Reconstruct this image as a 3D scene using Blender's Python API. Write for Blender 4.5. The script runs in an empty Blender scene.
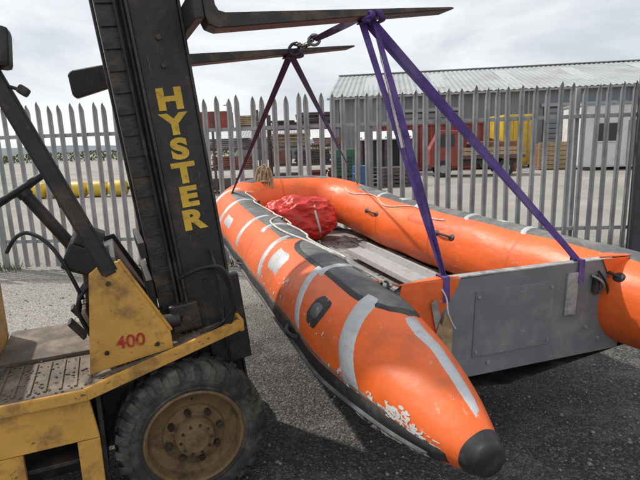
import bpy, bmesh, math, random
from mathutils import Vector, Matrix, noise
random.seed(7)
sc=bpy.context.scene
R=math.radians
# ---------------------------------------------------------------- helpers
def link(o,parent=None):
    sc.collection.objects.link(o)
    if parent is not None: o.parent=parent
    return o
def empty(name,loc=(0,0,0),rot=(0,0,0),parent=None):
    e=bpy.data.objects.new(name,None); e.location=loc; e.rotation_euler=rot; e.empty_display_size=.1
    return link(e,parent)
def mobj(name,verts,faces,mat,parent=None,smooth=False,loc=(0,0,0),rot=(0,0,0),autos=None):
    me=bpy.data.meshes.new(name); me.from_pydata([tuple(v) for v in verts],[],faces)
    me.validate(); 
    mats=mat if isinstance(mat,(list,tuple)) else [mat]
    for m in mats: me.materials.append(m)
    bm=bmesh.new(); bm.from_mesh(me); bmesh.ops.recalc_face_normals(bm,faces=bm.faces); bm.to_mesh(me); bm.free()
    if smooth:
        for p in me.polygons: p.use_smooth=True
        if autos:
            try: me.set_sharp_from_angle(angle=R(autos))
            except Exception: pass
    o=bpy.data.objects.new(name,me); o.location=loc; o.rotation_euler=rot
    return link(o,parent)
def bm_finish(bm,name,mat,parent,loc=(0,0,0),rot=(0,0,0),smooth=False):
    me=bpy.data.meshes.new(name); bmesh.ops.recalc_face_normals(bm,faces=bm.faces); bm.to_mesh(me); bm.free()
    for m in (mat if isinstance(mat,(list,tuple)) else [mat]): me.materials.append(m)
    if smooth:
        for p in me.polygons: p.use_smooth=True
        try: me.set_sharp_from_angle(angle=R(35))
        except Exception: pass
    o=bpy.data.objects.new(name,me); o.location=loc; o.rotation_euler=rot
    return link(o,parent)
def box(parent,name,c,s,mat,rot=(0,0,0),bev=.004):
    bm=bmesh.new(); bmesh.ops.create_cube(bm,size=1)
    for v in bm.verts: v.co=Vector((v.co.x*s[0],v.co.y*s[1],v.co.z*s[2]))
    if bev>0: bmesh.ops.bevel(bm,geom=bm.edges[:],offset=min(bev,min(s)*.4),segments=2,profile=.6,affect='EDGES')
    return bm_finish(bm,name,mat,parent,c,rot)
def prism(parent,name,poly,y0,y1,mat,bev=.003,axis='y'):
    bm=bmesh.new()
    a=[bm.verts.new((p[0],y0,p[1])) for p in poly]; b=[bm.verts.new((p[0],y1,p[1])) for p in poly]
    bm.faces.new(a); bm.faces.new(b[::-1])
    n=len(poly)
    for i in range(n): bm.faces.new((a[i],b[i],b[(i+1)%n],a[(i+1)%n]))
    if bev>0: bmesh.ops.bevel(bm,geom=bm.edges[:],offset=bev,segments=1,affect='EDGES')
    return bm_finish(bm,name,mat,parent)
def beam(parent,name,p0,p1,w,h,mat,bev=.004,up=(0,0,1)):
    p0=Vector(p0);p1=Vector(p1);d=p1-p0;L=d.length;d.normalize()
    u=Vector(up)
    if abs(d.dot(u))>.98:u=Vector((1,0,0))
    s=d.cross(u).normalized();u=s.cross(d)
    bm=bmesh.new(); bmesh.ops.create_cube(bm,size=1)
    for v in bm.verts: v.co=Vector((v.co.x*L,v.co.y*w,v.co.z*h))
    if bev>0:bmesh.ops.bevel(bm,geom=bm.edges[:],offset=min(bev,min(w,h)*.4),segments=2,affect='EDGES')
    M=Matrix((d,s,u)).transposed()
    for v in bm.verts: v.co=M@v.co+(p0+p1)/2
    return bm_finish(bm,name,mat,parent)
def cyl(parent,name,p0,p1,r,mat,n=20,r2=None,cap=True):
    p0=Vector(p0);p1=Vector(p1);d=(p1-p0).normalized()
    u=Vector((0,0,1)) if abs(d.z)<.9 else Vector((1,0,0))
    s=d.cross(u).normalized();u=s.cross(d); r2=r if r2 is None else r2
    V=[];F=[]
    for p,rr in((p0,r),(p1,r2)):
        for i in range(n):
            a=2*math.pi*i/n; V.append(p+s*math.cos(a)*rr+u*math.sin(a)*rr)
    for i in range(n): F.append((i,(i+1)%n,n+(i+1)%n,n+i))
    if cap: F.append(tuple(range(n)));F.append(tuple(range(n,2*n)))
    return mobj(name,V,F,mat,parent,smooth=True,autos=40)
def lathe(parent,name,prof,mat,n=64,loc=(0,0,0)):
    V=[];F=[];m=len(prof)
    for i in range(n):
        a=2*math.pi*i/n
        for (r,y) in prof: V.append((r*math.cos(a),y,r*math.sin(a)))
    for i in range(n):
        j=(i+1)%n
        for k in range(m-1): F.append((i*m+k,i*m+k+1,j*m+k+1,j*m+k))
    return mobj(name,V,F,mat,parent,smooth=True,autos=32,loc=loc)
def curve(parent,name,pts,r,mat,cyc=False,smooth=True):
    cu=bpy.data.curves.new(name,'CURVE');cu.dimensions='3D';cu.bevel_depth=r;cu.bevel_resolution=3
    sp=cu.splines.new('NURBS' if smooth else 'POLY');sp.points.add(len(pts)-1)
    for p,q in zip(sp.points,pts): p.co=(q[0],q[1],q[2],1)
    sp.use_cyclic_u=cyc
    if smooth: sp.order_u=3;sp.use_endpoint_u=not cyc
    cu.resolution_u=6; cu.materials.append(mat); cu.use_fill_caps=True
    return link(bpy.data.objects.new(name,cu),parent)
def strap(name,p0,p1,w,mat,parent=None,twist=0.,sag=.0,face=(0,-1,0),tw0=0,nseg=24):
    p0=Vector(p0);p1=Vector(p1);d=(p1-p0).normalized()
    s=d.cross(Vector(face)).normalized();n=s.cross(d).normalized()
    V=[];F=[]
    for i in range(nseg+1):
        t=i/nseg;c=p0.lerp(p1,t)+Vector((0,0,-1))*sag*4*t*(1-t)
        a=tw0+twist*t; ws=s*math.cos(a)+n*math.sin(a); ns=n*math.cos(a)-s*math.sin(a)
        cup=.004*math.sin(t*23)
        for (x,y) in((-w/2,-.0015),(0,-.0015+cup),(w/2,-.0015),(w/2,.0015),(0,.0015+cup),(-w/2,.0015)): V.append(c+ws*x+ns*y)
    for i in range(nseg):
        for k in range(6): F.append((i*6+k,i*6+(k+1)%6,(i+1)*6+(k+1)%6,(i+1)*6+k))
    F.append(tuple(range(6)));F.append(tuple(nseg*6+k for k in range(6)))
    return mobj(name,V,F,mat,parent,smooth=True,autos=50)
def text(parent,name,body,size,mat,loc,rot,sx=1,thick=.0,ext=.0015):
    cu=bpy.data.curves.new(name,'FONT');cu.body=body;cu.size=size;cu.extrude=ext;cu.offset=thick
    cu.align_x='CENTER';cu.align_y='CENTER'
    to=bpy.data.objects.new(name+'_t',cu);sc.collection.objects.link(to)
    dg=bpy.context.evaluated_depsgraph_get();me=bpy.data.meshes.new_from_object(to.evaluated_get(dg))
    bpy.data.objects.remove(to);me.materials.clear();me.materials.append(mat)
    for v in me.vertices: v.co.x*=sx
    o=bpy.data.objects.new(name,me);o.location=loc;o.rotation_euler=rot
    return link(o,parent)
# ---------------------------------------------------------------- materials
def mat(name,col,rough=.6,metal=0.,var=.25,scale=6.,dirt=None,damt=.0,dscale=3.,dlo=.5,bump=.1,bscale=60.,spec=.5,scr=None,scramt=0.,scrscale=(40,40,6),big=None):
    m=bpy.data.materials.new(name);m.use_nodes=True;nt=m.node_tree;N=nt.nodes;L=nt.links
    b=N['Principled BSDF'];b.inputs['Metallic'].default_value=metal
    b.inputs['Specular IOR Level'].default_value=spec
    tc=N.new('ShaderNodeTexCoord')
    def nz(sc_,det=3,ro=.6,vec=None):
        n=N.new('ShaderNodeTexNoise');n.inputs['Scale'].default_value=sc_;n.inputs['Detail'].default_value=det;n.inputs['Roughness'].default_value=ro
        L.new(vec or tc.outputs['Object'],n.inputs['Vector']);return n
    def ramp(inp,lo,hi):
        r=N.new('ShaderNodeMapRange');r.inputs[1].default_value=lo;r.inputs[2].default_value=hi;L.new(inp,r.inputs[0]);return r.outputs[0]
    def mix(f,a,c,typ='MIX'):
        x=N.new('ShaderNodeMix');x.data_type='RGBA';x.blend_type=typ
        if isinstance(f,(int,float)):x.inputs[0].default_value=f
        else:L.new(f,x.inputs[0])
        for s,v in((6,a),(7,c)):
            if isinstance(v,tuple):x.inputs[s].default_value=(*v[:3],1)
            else:L.new(v,x.inputs[s])
        return x.outputs[2]
    n1=nz(scale)
    lo=tuple(c*(1-var) for c in col);hi=tuple(min(1,c*(1+var)) for c in col)
    c=mix(ramp(n1.outputs[0],.3,.7),lo,hi)
    if dirt:
        n2=nz(dscale,7,.7);f=ramp(n2.outputs[0],dlo,dlo+.18)
        mm=N.new('ShaderNodeMath');mm.operation='MULTIPLY';mm.inputs[1].default_value=damt;L.new(f,mm.inputs[0])
        c=mix(mm.outputs[0],c,dirt)
    if scr:
        mp=N.new('ShaderNodeMapping');mp.inputs['Scale'].default_value=scrscale;L.new(tc.outputs['Object'],mp.inputs[0])
        n3=nz(1.,6,.75,mp.outputs[0]);f=ramp(n3.outputs[0],.62,.67)
        mm=N.new('ShaderNodeMath');mm.operation='MULTIPLY';mm.inputs[1].default_value=scramt;L.new(f,mm.inputs[0])
        c=mix(mm.outputs[0],c,scr)
    L.new(c,b.inputs['Base Color'])
    rr=N.new('ShaderNodeMapRange');rr.inputs[3].default_value=max(.05,rough-.12);rr.inputs[4].default_value=min(1,rough+.12)
    L.new(n1.outputs[0],rr.inputs[0]);L.new(rr.outputs[0],b.inputs['Roughness'])
    if bump>0:
        bp=N.new('ShaderNodeBump');bp.inputs['Strength'].default_value=bump;bp.inputs['Distance'].default_value=.01
        L.new(nz(bscale,4,.65).outputs[0],bp.inputs['Height']);L.new(bp.outputs[0],b.inputs['Normal'])
        if big:
            b2=N.new('ShaderNodeBump');b2.inputs['Strength'].default_value=big[0];b2.inputs['Distance'].default_value=.05
            mp=N.new('ShaderNodeMapping');mp.inputs['Scale'].default_value=big[1];L.new(tc.outputs['Object'],mp.inputs[0])
            L.new(nz(1.,3,.5,mp.outputs[0]).outputs[0],b2.inputs['Height']);L.new(b2.outputs[0],bp.inputs['Normal'])
    return m
orange=mat('orange_fabric',(.80,.135,.022),.44,var=.10,scale=2.2,dirt=(.34,.10,.04),damt=.55,dscale=3.5,dlo=.52,bump=.14,bscale=16,scr=(.62,.42,.32),scramt=.5,scrscale=(34,10,34),big=(.35,(4,2,5)))
orange_d=mat('orange_seam',(.66,.10,.018),.5,var=.12,bump=.1,dirt=(.3,.09,.04),damt=.5)
greyfab=mat('grey_fabric',(.10,.103,.105),.66,var=.25,scale=5,dirt=(.26,.24,.21),damt=.7,dscale=5,dlo=.47,bump=.2,bscale=80,scr=(.35,.34,.32),scramt=.5,scrscale=(30,8,30))
tape=mat('silver_tape',(.50,.51,.52),.45,metal=.15,var=.22,scale=9,dirt=(.22,.2,.18),damt=.6,dscale=9,dlo=.55,bump=.5,bscale=22)
blackrub=mat('black_rubber',(.018,.018,.019),.58,var=.4,scale=7,dirt=(.14,.13,.12),damt=.5,dscale=6,dlo=.52,bump=.2)
capm=mat('black_cap',(.018,.018,.019),.5,var=.3,dirt=(.12,.12,.12),damt=.5,dscale=12,dlo=.54)
trans=mat('transom_grey',(.175,.19,.205),.62,var=.18,scale=3,dirt=(.32,.30,.27),damt=.5,dscale=6,dlo=.5,bump=.15,scr=(.42,.42,.40),scramt=.6,scrscale=(10,10,60))
floorm=mat('boat_floor',(.30,.295,.285),.7,var=.35,scale=4,dirt=(.07,.055,.045),damt=.8,dscale=5,dlo=.46,bump=.3)
whitem=mat('dirty_white',(.62,.62,.60),.6,var=.12,dirt=(.3,.27,.22),damt=.6,dscale=7,dlo=.52)
plankm=mat('weathered_aluminium',(.44,.45,.46),.5,metal=.2,var=.15,dirt=(.2,.19,.17),damt=.7,dscale=6,dlo=.49)
edgew=mat('worn_edge',(.36,.36,.35),.6,var=.25,scale=20,dirt=(.12,.12,.12),damt=.8,dscale=14,dlo=.48)
redbag=mat('red_tarpaulin',(.60,.028,.016),.42,var=.3,scale=4,dirt=(.2,.03,.02),damt=.5,bump=.5,bscale=9)
ropem=mat('tan_rope',(.36,.28,.17),.85,var=.4,scale=30,bump=.6,bscale=120)
wrope=mat('white_rope',(.62,.60,.55),.8,var=.25,scale=30,bump=.5,bscale=150)
purple=mat('purple_webbing',(.105,.055,.25),.78,var=.3,scale=12,dirt=(.2,.17,.26),damt=.5,bump=.5,bscale=200)
purpled=mat('worn_purple_webbing',(.06,.028,.085),.75,var=.3,scale=12,dirt=(.14,.11,.13),damt=.4,bump=.5,bscale=200)
ply=mat('bare_plywood',(.40,.29,.17),.78,var=.3,scale=15,dirt=(.15,.1,.06),damt=.6,dscale=14,bump=.3)
yellow=mat('yellow_paint',(.66,.36,.075),.55,var=.15,scale=5,dirt=(.19,.105,.05),damt=.85,dscale=6,dlo=.49,bump=.15,scr=(.08,.055,.04),scramt=.95,scrscale=(18,18,30))
yletter=mat('yellow_lettering',(.70,.45,.05),.65,var=.15,dirt=(.05,.04,.03),damt=.9,dscale=22,dlo=.53,bump=0)
redletter=mat('red_lettering',(.42,.03,.02),.6,var=.1,dirt=(.5,.3,.08),damt=.8,dscale=40,dlo=.52,bump=0)
steel=mat('black_steel',(.024,.023,.023),.5,var=.4,scale=8,dirt=(.11,.07,.045),damt=.7,dscale=6,dlo=.52,bump=.2,scr=(.22,.21,.2),scramt=.4,scrscale=(50,50,5))
grease=mat('greasy_steel',(.035,.03,.026),.38,var=.5,scale=10,dirt=(.14,.09,.05),damt=.6,dscale=8,dlo=.5,bump=.35)
forkm=mat('worn_fork_steel',(.05,.045,.042),.45,metal=.4,var=.3,scale=7,dirt=(.18,.11,.07),damt=.7,dscale=7,dlo=.48,bump=.2)
tyrem=mat('tyre_rubber',(.035,.034,.033),.85,var=.25,scale=9,dirt=(.16,.145,.12),damt=.7,dscale=7,dlo=.45,bump=.35,bscale=70)
rimm=mat('dusty_rim',(.20,.125,.055),.75,var=.3,scale=8,dirt=(.05,.035,.025),damt=.85,dscale=9,dlo=.48,bump=.3)
deckm=mat('dirty_deck',(.13,.10,.078),.75,var=.4,scale=7,dirt=(.30,.24,.175),damt=.85,dscale=6,dlo=.48,bump=.5,bscale=40)
galv=mat('galvanised_steel',(.33,.345,.35),.48,metal=.3,var=.2,scale=3,dirt=(.19,.185,.17),damt=.55,dscale=4,dlo=.5,bump=.05)
chrome=mat('shackle_steel',(.25,.25,.25),.42,metal=.8,var=.3)
clad=mat('shed_cladding',(.20,.215,.235),.6,var=.12,scale=.3,dirt=(.12,.11,.10),damt=.4,dscale=.6)
roofm=mat('roof_sheet',(.33,.345,.355),.6,var=.15,scale=.4,dirt=(.22,.21,.19),damt=.6,dscale=.5)
dgrey=mat('dark_opening',(.03,.032,.035),.5)
timber=mat('stacked_timber',(.24,.095,.06),.8,var=.45,scale=3,dirt=(.10,.06,.05),damt=.6,dscale=3)
timber2=mat('pale_timber',(.36,.26,.15),.8,var=.35,scale=4,dirt=(.18,.14,.1),damt=.5)
rackm=mat('rack_steel',(.09,.075,.07),.7,var=.3)
cabinw=mat('cabin_white',(.62,.63,.62),.6,var=.08,scale=1,dirt=(.4,.38,.34),damt=.5,dscale=1.2)
yplas=mat('yellow_plastic',(.66,.45,.04),.45,var=.15,scale=2,dirt=(.3,.22,.08),damt=.5)
greenm=mat('green_paint',(.03,.10,.055),.5,var=.2)
bluem=mat('blue_plastic',(.03,.09,.20),.5,var=.2)
redm=mat('red_paint',(.26,.045,.035),.6,var=.3,dirt=(.12,.07,.05),damt=.6)
stonem=mat('pebble',(.24,.23,.215),.85,var=.5,scale=14,bump=.2)
grassm=mat('weeds',(.085,.10,.035),.9,var=.5,scale=6)
hillm=mat('hill_blue_grey',(.13,.16,.18),.95,var=.2,scale=.02,bump=0)  # flat blue-grey tone over the whole distant hill line
# ground
gm=bpy.data.materials.new('ground_tarmac');gm.use_nodes=True;nt=gm.node_tree;N=nt.nodes;L=nt.links;b=N['Principled BSDF']
geo=N.new('ShaderNodeNewGeometry')
def gn(s,d=5,r=.6):
    n=N.new('ShaderNodeTexNoise');n.inputs['Scale'].default_value=s;n.inputs['Detail'].default_value=d;n.inputs['Roughness'].default_value=r;L.new(geo.outputs['Position'],n.inputs['Vector']);return n.outputs[0]
def gmr(i,a,c,o0=0,o1=1):
    r=N.new('ShaderNodeMapRange');r.inputs[1].default_value=a;r.inputs[2].default_value=c;r.inputs[3].default_value=o0;r.inputs[4].default_value=o1;L.new(i,r.inputs[0]);return r.outputs[0]
def gmix(f,a,c):
    x=N.new('ShaderNodeMix');x.data_type='RGBA'
    if isinstance(f,float):x.inputs[0].default_value=f
    else:L.new(f,x.inputs[0])
    for s,v in((6,a),(7,c)):
        if isinstance(v,tuple):x.inputs[s].default_value=(*v,1)
        else:L.new(v,x.inputs[s])
    return x.outputs[2]
def gmath(op,a,c):
    x=N.new('ShaderNodeMath');x.operation=op
    for i,v in enumerate((a,c)):
        if isinstance(v,(int,float)):x.inputs[i].default_value=v
        else:L.new(v,x.inputs[i])
    return x.outputs[0]
vor=N.new('ShaderNodeTexVoronoi');vor.inputs['Scale'].default_value=75;L.new(geo.outputs['Position'],vor.inputs['Vector'])
vc=N.new('ShaderNodeSeparateColor');L.new(vor.outputs['Color'],vc.inputs[0])
tar=gmix(gmath('POWER',vc.outputs[0],2.6),(.028,.028,.029),(.17,.162,.152))
grav=gmix(gmr(vc.outputs[1],.0,1.),(.17,.16,.142),(.46,.435,.39))
sep=N.new('ShaderNodeSeparateXYZ');L.new(geo.outputs['Position'],sep.inputs[0])
yy=gmath('ADD',sep.outputs[1],gmath('MULTIPLY',sep.outputs[0],-.45))
msk=gmr(gmath('ADD',yy,gmath('MULTIPLY',gn(.9),3.)),5.9,7.4)
dust=gmath('MULTIPLY',gmr(gn(1.7,9,.74),.50,.66),.34)
msk2=gmath('MAXIMUM',msk,dust)
col=gmix(msk2,tar,grav)
col=gmix(gmath('MULTIPLY',gmr(gn(.35,5),.42,.62),.25),col,(.11,.10,.092))
far=gmr(sep.outputs[1],7.6,10)
col=gmix(far,col,gmix(gmr(gn(.25,8,.7),.35,.65),(.24,.228,.205),(.38,.36,.325)))
L.new(col,b.inputs['Base Color']);b.inputs['Roughness'].default_value=.9
bp=N.new('ShaderNodeBump');bp.inputs['Strength'].default_value=.8;bp.inputs['Distance'].default_value=.012
L.new(gmath('ADD',gmr(vor.outputs['Distance'],0,.7,1,0),gn(12,6)),bp.inputs['Height']);L.new(bp.outputs[0],b.inputs['Normal'])
# ---------------------------------------------------------------- ground
mobj('ground',[(-600,-300,0),(600,-300,0),(600,1500,0),(-600,1500,0)],[(0,1,2,3)],gm)
V=[];F=[]
ico=bmesh.new();bmesh.ops.create_icosphere(ico,subdivisions=1,radius=1)
iv=[v.co.copy() for v in ico.verts];ifc=[[v.index for v in f.verts] for f in ico.faces];ico.free()
for i in range(15000):
    y=random.uniform(.9,7.6);x=random.uniform(-.75*y-.6,.75*y+.6)
    d=noise.noise(Vector((x*.8,y*.8,0)))
    if random.random()>.45+d*1.1+.12*(y>4.5): continue
    r=random.choice([.0025,.003,.004,.005,.006,.007,.010])*random.uniform(.6,1.3)
    if random.random()<.012: r*=2
    sx,sy,sz=[random.uniform(.7,1.3) for _ in range(3)];a=random.random()*6.28;o=len(V)
    for q in iv:
        j=random.uniform(.8,1.15)
        X=q.x*sx*r*j;Y=q.y*sy*r*j;V.append((x+X*math.cos(a)-Y*math.sin(a),y+X*math.sin(a)+Y*math.cos(a),r*.35+q.z*sz*r*.7))
    F+=[[k+o for k in f] for f in ifc]
mobj('loose_gravel',V,F,stonem)
V=[];F=[]
def fy(x): return 7.25-(x+4)/8.5*.5
for i in range(6500):
    x=random.uniform(-9,9);y=fy(x)+random.gauss(0,.12)
    if noise.noise(Vector((x*1.1,3,0)))+random.uniform(-.3,.3)<.08: continue
    h=random.uniform(.03,.17);a=random.random()*6.28;w=.006;dx=random.gauss(0,.04);dy=random.gauss(0,.04);o=len(V)
    V+=[(x-w*math.cos(a),y-w*math.sin(a),0),(x+w*math.cos(a),y+w*math.sin(a),0),(x+dx,y+dy,h)];F.append((o,o+1,o+2))
mobj('fence_foot_weeds',V,F,grassm)
# ---------------------------------------------------------------- palisade fence
fence=empty('palisade_fence')
V=[];F=[]
x=-14.
HT=2.36
while x<13:
    x+=.158
    y=fy(x);tl=random.gauss(0,.009);bd=random.gauss(0,.014);w=.034;o=len(V);hh=HT+random.gauss(0,.014)
    prof=[(-w,.0),(-w*.55,-.016),(0,-.002),(w*.55,-.016),(w,.0)]
    tops=[hh-.07,hh-.03,hh,hh-.03,hh-.07]
    for (px,py),tz in zip(prof,tops):
        for z in(.04,1.2,hh-.12,tz):
            xs=x+px*(1 if z<=hh-.11 else .8)+tl*z+0
            V.append((xs,y+py-.035+bd*(z/2.3)**2-(.012 if z==tz else 0),z))
    for k in range(4):
        for j in range(3): F.append((o+k*4+j,o+(k+1)*4+j,o+(k+1)*4+j+1,o+k*4+j+1))
pal=mobj('pales',V,F,galv,fence)
sm=pal.modifiers.new('s','SOLIDIFY');sm.thickness=.003
for z in(.42,1.93):
    beam(fence,'rail',(-14,fy(-14)+.0,z),(13,fy(13)+.0,z),.05,.05,galv)
px=-13.
while px<13:
    box(fence,'post',(px,fy(px)+.07,1.15),(.055,.09,2.3),galv);px+=2.75
box(fence,'gate_post',(4.25,6.60,1.42),(.13,.13,2.85),mat('dark_post',(.05,.055,.06),.6),bev=.01)
box(fence,'gate_post_cap',(4.25,6.60,2.86),(.15,.15,.03),galv,bev=.01)
# ---------------------------------------------------------------- forklift
FL=empty('forklift_truck',(-.62,2.14,0),(0,0,R(23)))
def wheel(y,flip,x=0,rad=.35,nm='front_wheel'):
    w=empty(nm,(x,y,rad),(0,0,R(180) if flip else 0),FL);k=rad/.35
    p=[(.225,.012),(.235,.0),(.25,-.006),(.256,-.002),(.262,-.006),(.285,-.008),(.305,-.003),(.328,.012),(.338,.03),(.342,.06),(.342,.17),(.338,.2),(.325,.216),(.23,.22)]
    lathe(w,'tyre',[(a*k,c) for a,c in p],tyrem,96)
    V=[];F=[];n=28
    for side in(0,1):
        for i in range(n):
            a0=2*math.pi*(i+.5*side)/n
            o=len(V)
            prof=[(.296,-.012),(.333,.0),(.354,.020),(.356,.10),(.334,.10),(.300,.02)]
            for da in(-.06,.06):
                for j,(r,yy_) in enumerate(prof):
                    aa=a0+da+(.10 if j in(3,4) else 0)
                    Y=yy_ if not side else .216-yy_
                    V.append((r*k*math.cos(aa),Y,r*k*math.sin(aa)))
            for j in range(6): F.append((o+j,o+(j+1)%6,o+6+(j+1)%6,o+6+j))
            F.append(tuple(o+j for j in range(6)));F.append(tuple(o+6+j for j in range(6)))
    mobj('tread_lugs',V,F,tyrem,w)
    p=[(.236,.015),(.238,.0),(.228,-.008),(.218,.0),(.212,.03),(.205,.05),(.17,.062),(.15,.058),(.143,.045),(.105,.04),(.098,.036),(.09,.0),(.085,-.012),(.06,-.018),(.055,-.03),(.0,-.032)]
    lathe(w,'rim',[(a*k,c) for a,c in p],rimm,72)
    for i in range(8):
        a=2*math.pi*i/8+.2;c=(.124*k*math.cos(a),0,.124*k*math.sin(a))
        cyl(w,'lug_nut',(c[0],.045,c[2]),(c[0],.012,c[2]),.016,grease,6)
        cyl(w,'stud',(c[0],.012,c[2]),(c[0],.002,c[2]),.008,grease,8)
    for i in range(10):
        a=2*math.pi*i/10;c=(.072*math.cos(a),0,.072*math.sin(a))
        cyl(w,'hub_bolt',(c[0],-.01,c[2]),(c[0],-.022,c[2]),.007,grease,6)
    cyl(w,'valve_stem',(.0,.03,.19),(.0,-.01,.2),.004,grease,6)
wheel(0,False);wheel(1.10,True)
wheel(.08,False,-1.55,.29,'rear_wheel');wheel(1.02,True,-1.55,.29,'rear_wheel')
box(FL,'chassis',(-.75,.55,.42),(1.9,.6,.3),steel)
box(FL,'axle',(0,.55,.35),(.16,.66,.16),grease,bev=.02)
box(FL,'wheel_arch_liner',(-.07,.36,.735),(.66,.22,.02),steel,rot=(0,R(-10),0))
box(FL,'wheel_arch_back',(-.395,.16,.48),(.02,.26,.40),steel)
prism(FL,'side_panel_upper',[(-2.2,.47),(-.405,.47),(-.43,.675),(-2.2,.675)],0,.03,yellow)
box(FL,'side_panel_post',(-.45,.015,.345),(.09,.03,.245),yellow)
box(FL,'side_panel_rear',(-1.2,.015,.345),(1.0,.03,.245),yellow)
box(FL,'side_panel_sill',(-.58,.015,.24),(.3,.03,.05),yellow)
box(FL,'step_recess',(-.6,.12,.36),(.3,.16,.02),steel)
box(FL,'step_back',(-.6,.2,.35),(.34,.02,.26),steel)
V=[(-.80,.0,.69),(-.43,.0,.69),(.27,.13,.83),(.27,.5,.83),(-.43,.5,.69),(-.80,.5,.69)]
mobj('deck_plate',V,[(0,1,4,5),(1,2,3,4)],deckm,FL)
beam(FL,'deck_edge',(-2.2,-.012,.685),(-.43,-.012,.685),.024,.05,yellow)
beam(FL,'fender_edge',(-.44,-.010,.685),(.28,.13,.825),.024,.055,yellow)
beam(FL,'fender_front',(.285,.12,.82),(.285,.30,.82),.024,.06,yellow)
for i in range(7):
    beam(FL,'deck_tread',(-.78+i*.06,.08,.694),(-.78+i*.06,.42,.694),.012,.008,deckm,bev=.001)
V=[];F=[]
for i in range(420):
    x=random.uniform(-.8,.2);y=random.uniform(.03,.48);z=.694+max(0,(x+.43))*.2;r=random.uniform(.002,.007);o=len(V)
    for q in iv: V.append((x+q.x*r*1.3,y+q.y*r,z+q.z*r*.6))
    F+=[[k+o for k in f] for f in ifc]
mobj('deck_mud',V,F,deckm,FL)
box(FL,'floor_plate',(-.62,.7,.70),(.44,.5,.02),deckm)
box(FL,'toe_board',(-.36,.55,.83),(.02,.75,.34),deckm,rot=(0,R(-20),0))
box(FL,'pedal',(-.47,.45,.83),(.02,.09,.11),steel,rot=(0,R(-35),0))
box(FL,'pedal',(-.47,.7,.83),(.02,.09,.11),steel,rot=(0,R(-35),0))
box(FL,'engine_hood',(-1.42,.55,.86),(1.15,.72,.36),yellow,bev=.03)
box(FL,'seat_cushion',(-1.2,.55,1.10),(.5,.5,.12),blackrub,bev=.04)
box(FL,'seat_backrest',(-1.46,.55,1.36),(.12,.48,.48),blackrub,rot=(0,R(-8),0),bev=.04)
box(FL,'counterweight',(-2.15,.55,.68),(.5,1.06,.8),yellow,bev=.08)
cp=[(-.375,1.17),(-.335,1.20),(-.25,1.215),(-.055,.85),(-.05,.765),(-.42,.71)]
prism(FL,'cowl_side_plate',cp,.13,.15,yellow)
prism(FL,'cowl_side_plate_far',cp,.95,.97,steel)
prism(FL,'cowl_core',[(-.35,1.16),(-.26,1.19),(-.085,.84),(-.08,.76),(-.20,.74),(-.30,.95)],.152,.948,steel)
beam(FL,'cowl_weld_rim',(-.248,.14,1.22),(-.05,.14,.855),.03,.012,yellow)
for a,c in((-.34,.80),(-.12,.80),(-.30,1.12)): cyl(FL,'cowl_bolt',(a,.131,c),(a,.122,c),.011,grease,6)
box(FL,'dash_panel',(-.40,.55,1.20),(.16,.5,.13),steel,rot=(0,R(25),0),bev=.015)
box(FL,'dash_gauge_box',(-.36,.36,1.30),(.12,.12,.09),blackrub,rot=(0,R(25),0),bev=.015)
for i in range(4):
    q=(-.40+.01*i,.68+.06*i,1.22);cyl(FL,'control_lever',q,(q[0]-.08,q[1],q[2]+.22),.008,steel,8)
    cyl(FL,'lever_knob',(q[0]-.08,q[1],q[2]+.2),(q[0]-.09,q[1],q[2]+.25),.018,blackrub,12)
cyl(FL,'steering_column',(-.40,.55,1.15),(-.62,.55,1.50),.03,steel)
sw=empty('steering_wheel',(-.64,.55,1.53),(0,R(-32),0),FL)
curve(sw,'rim',[(.19*math.cos(t),.19*math.sin(t),0) for t in [i*math.pi/10 for i in range(20)]],.015,blackrub,cyc=True)
for a in(0,120,240): beam(sw,'spoke',(0,0,-.02),(.18*math.cos(R(a)),.18*math.sin(R(a)),0),.025,.01,steel)
cyl(sw,'boss',(0,0,-.04),(0,0,.01),.035,blackrub)
curve(FL,'steering_hose',[(-.42,.3,1.02),(-.47,.28,1.2),(-.55,.32,1.33),(-.66,.38,1.36),(-.72,.45,1.25)],.009,blackrub)
box(FL,'valve_block',(-.33,.42,1.05),(.16,.2,.2),grease,bev=.02)
for k in range(4): curve(FL,'valve_hose',[(-.36,.3+k*.05,1.1),(-.45,.28+k*.05,1.04),(-.44,.3+k*.05,.9),(-.38,.3+k*.06,.78)],.009,blackrub)
beam(FL,'guard_front_post',(-.285,.14,1.16),(-.70,.14,2.2),.05,.07,steel,bev=.01)
beam(FL,'guard_rear_post',(-1.75,.14,.85),(-1.75,.14,2.2),.05,.05,steel)
beam(FL,'guard_rear_post',(-1.75,.96,.85),(-1.75,.96,2.2),.05,.05,steel)
beam(FL,'guard_roof_side',(-.70,.14,2.2),(-1.8,.14,2.2),.05,.05,steel)
beam(FL,'guard_roof_side',(-.70,.96,2.2),(-1.8,.96,2.2),.05,.05,steel)
for i in range(7): beam(FL,'guard_roof_bar',(-.72-i*.17,.14,2.2),(-.72-i*.17,.96,2.2),.03,.03,steel)
box(FL,'work_light',(-.585,.12,2.10),(.08,.13,.15),blackrub,rot=(0,R(5),0),bev=.02)
box(FL,'mirror',(-.52,.10,1.94),(.04,.07,.035),blackrub,rot=(0,R(35),0),bev=.01)
cyl(FL,'mirror_arm',(-.6,.14,1.97),(-.52,.10,1.94),.007,steel,8)
text(FL,'fleet_number','400',.085,redletter,(-.235,.127,.835),(R(90),0,R(0)),thick=.001)
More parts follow.
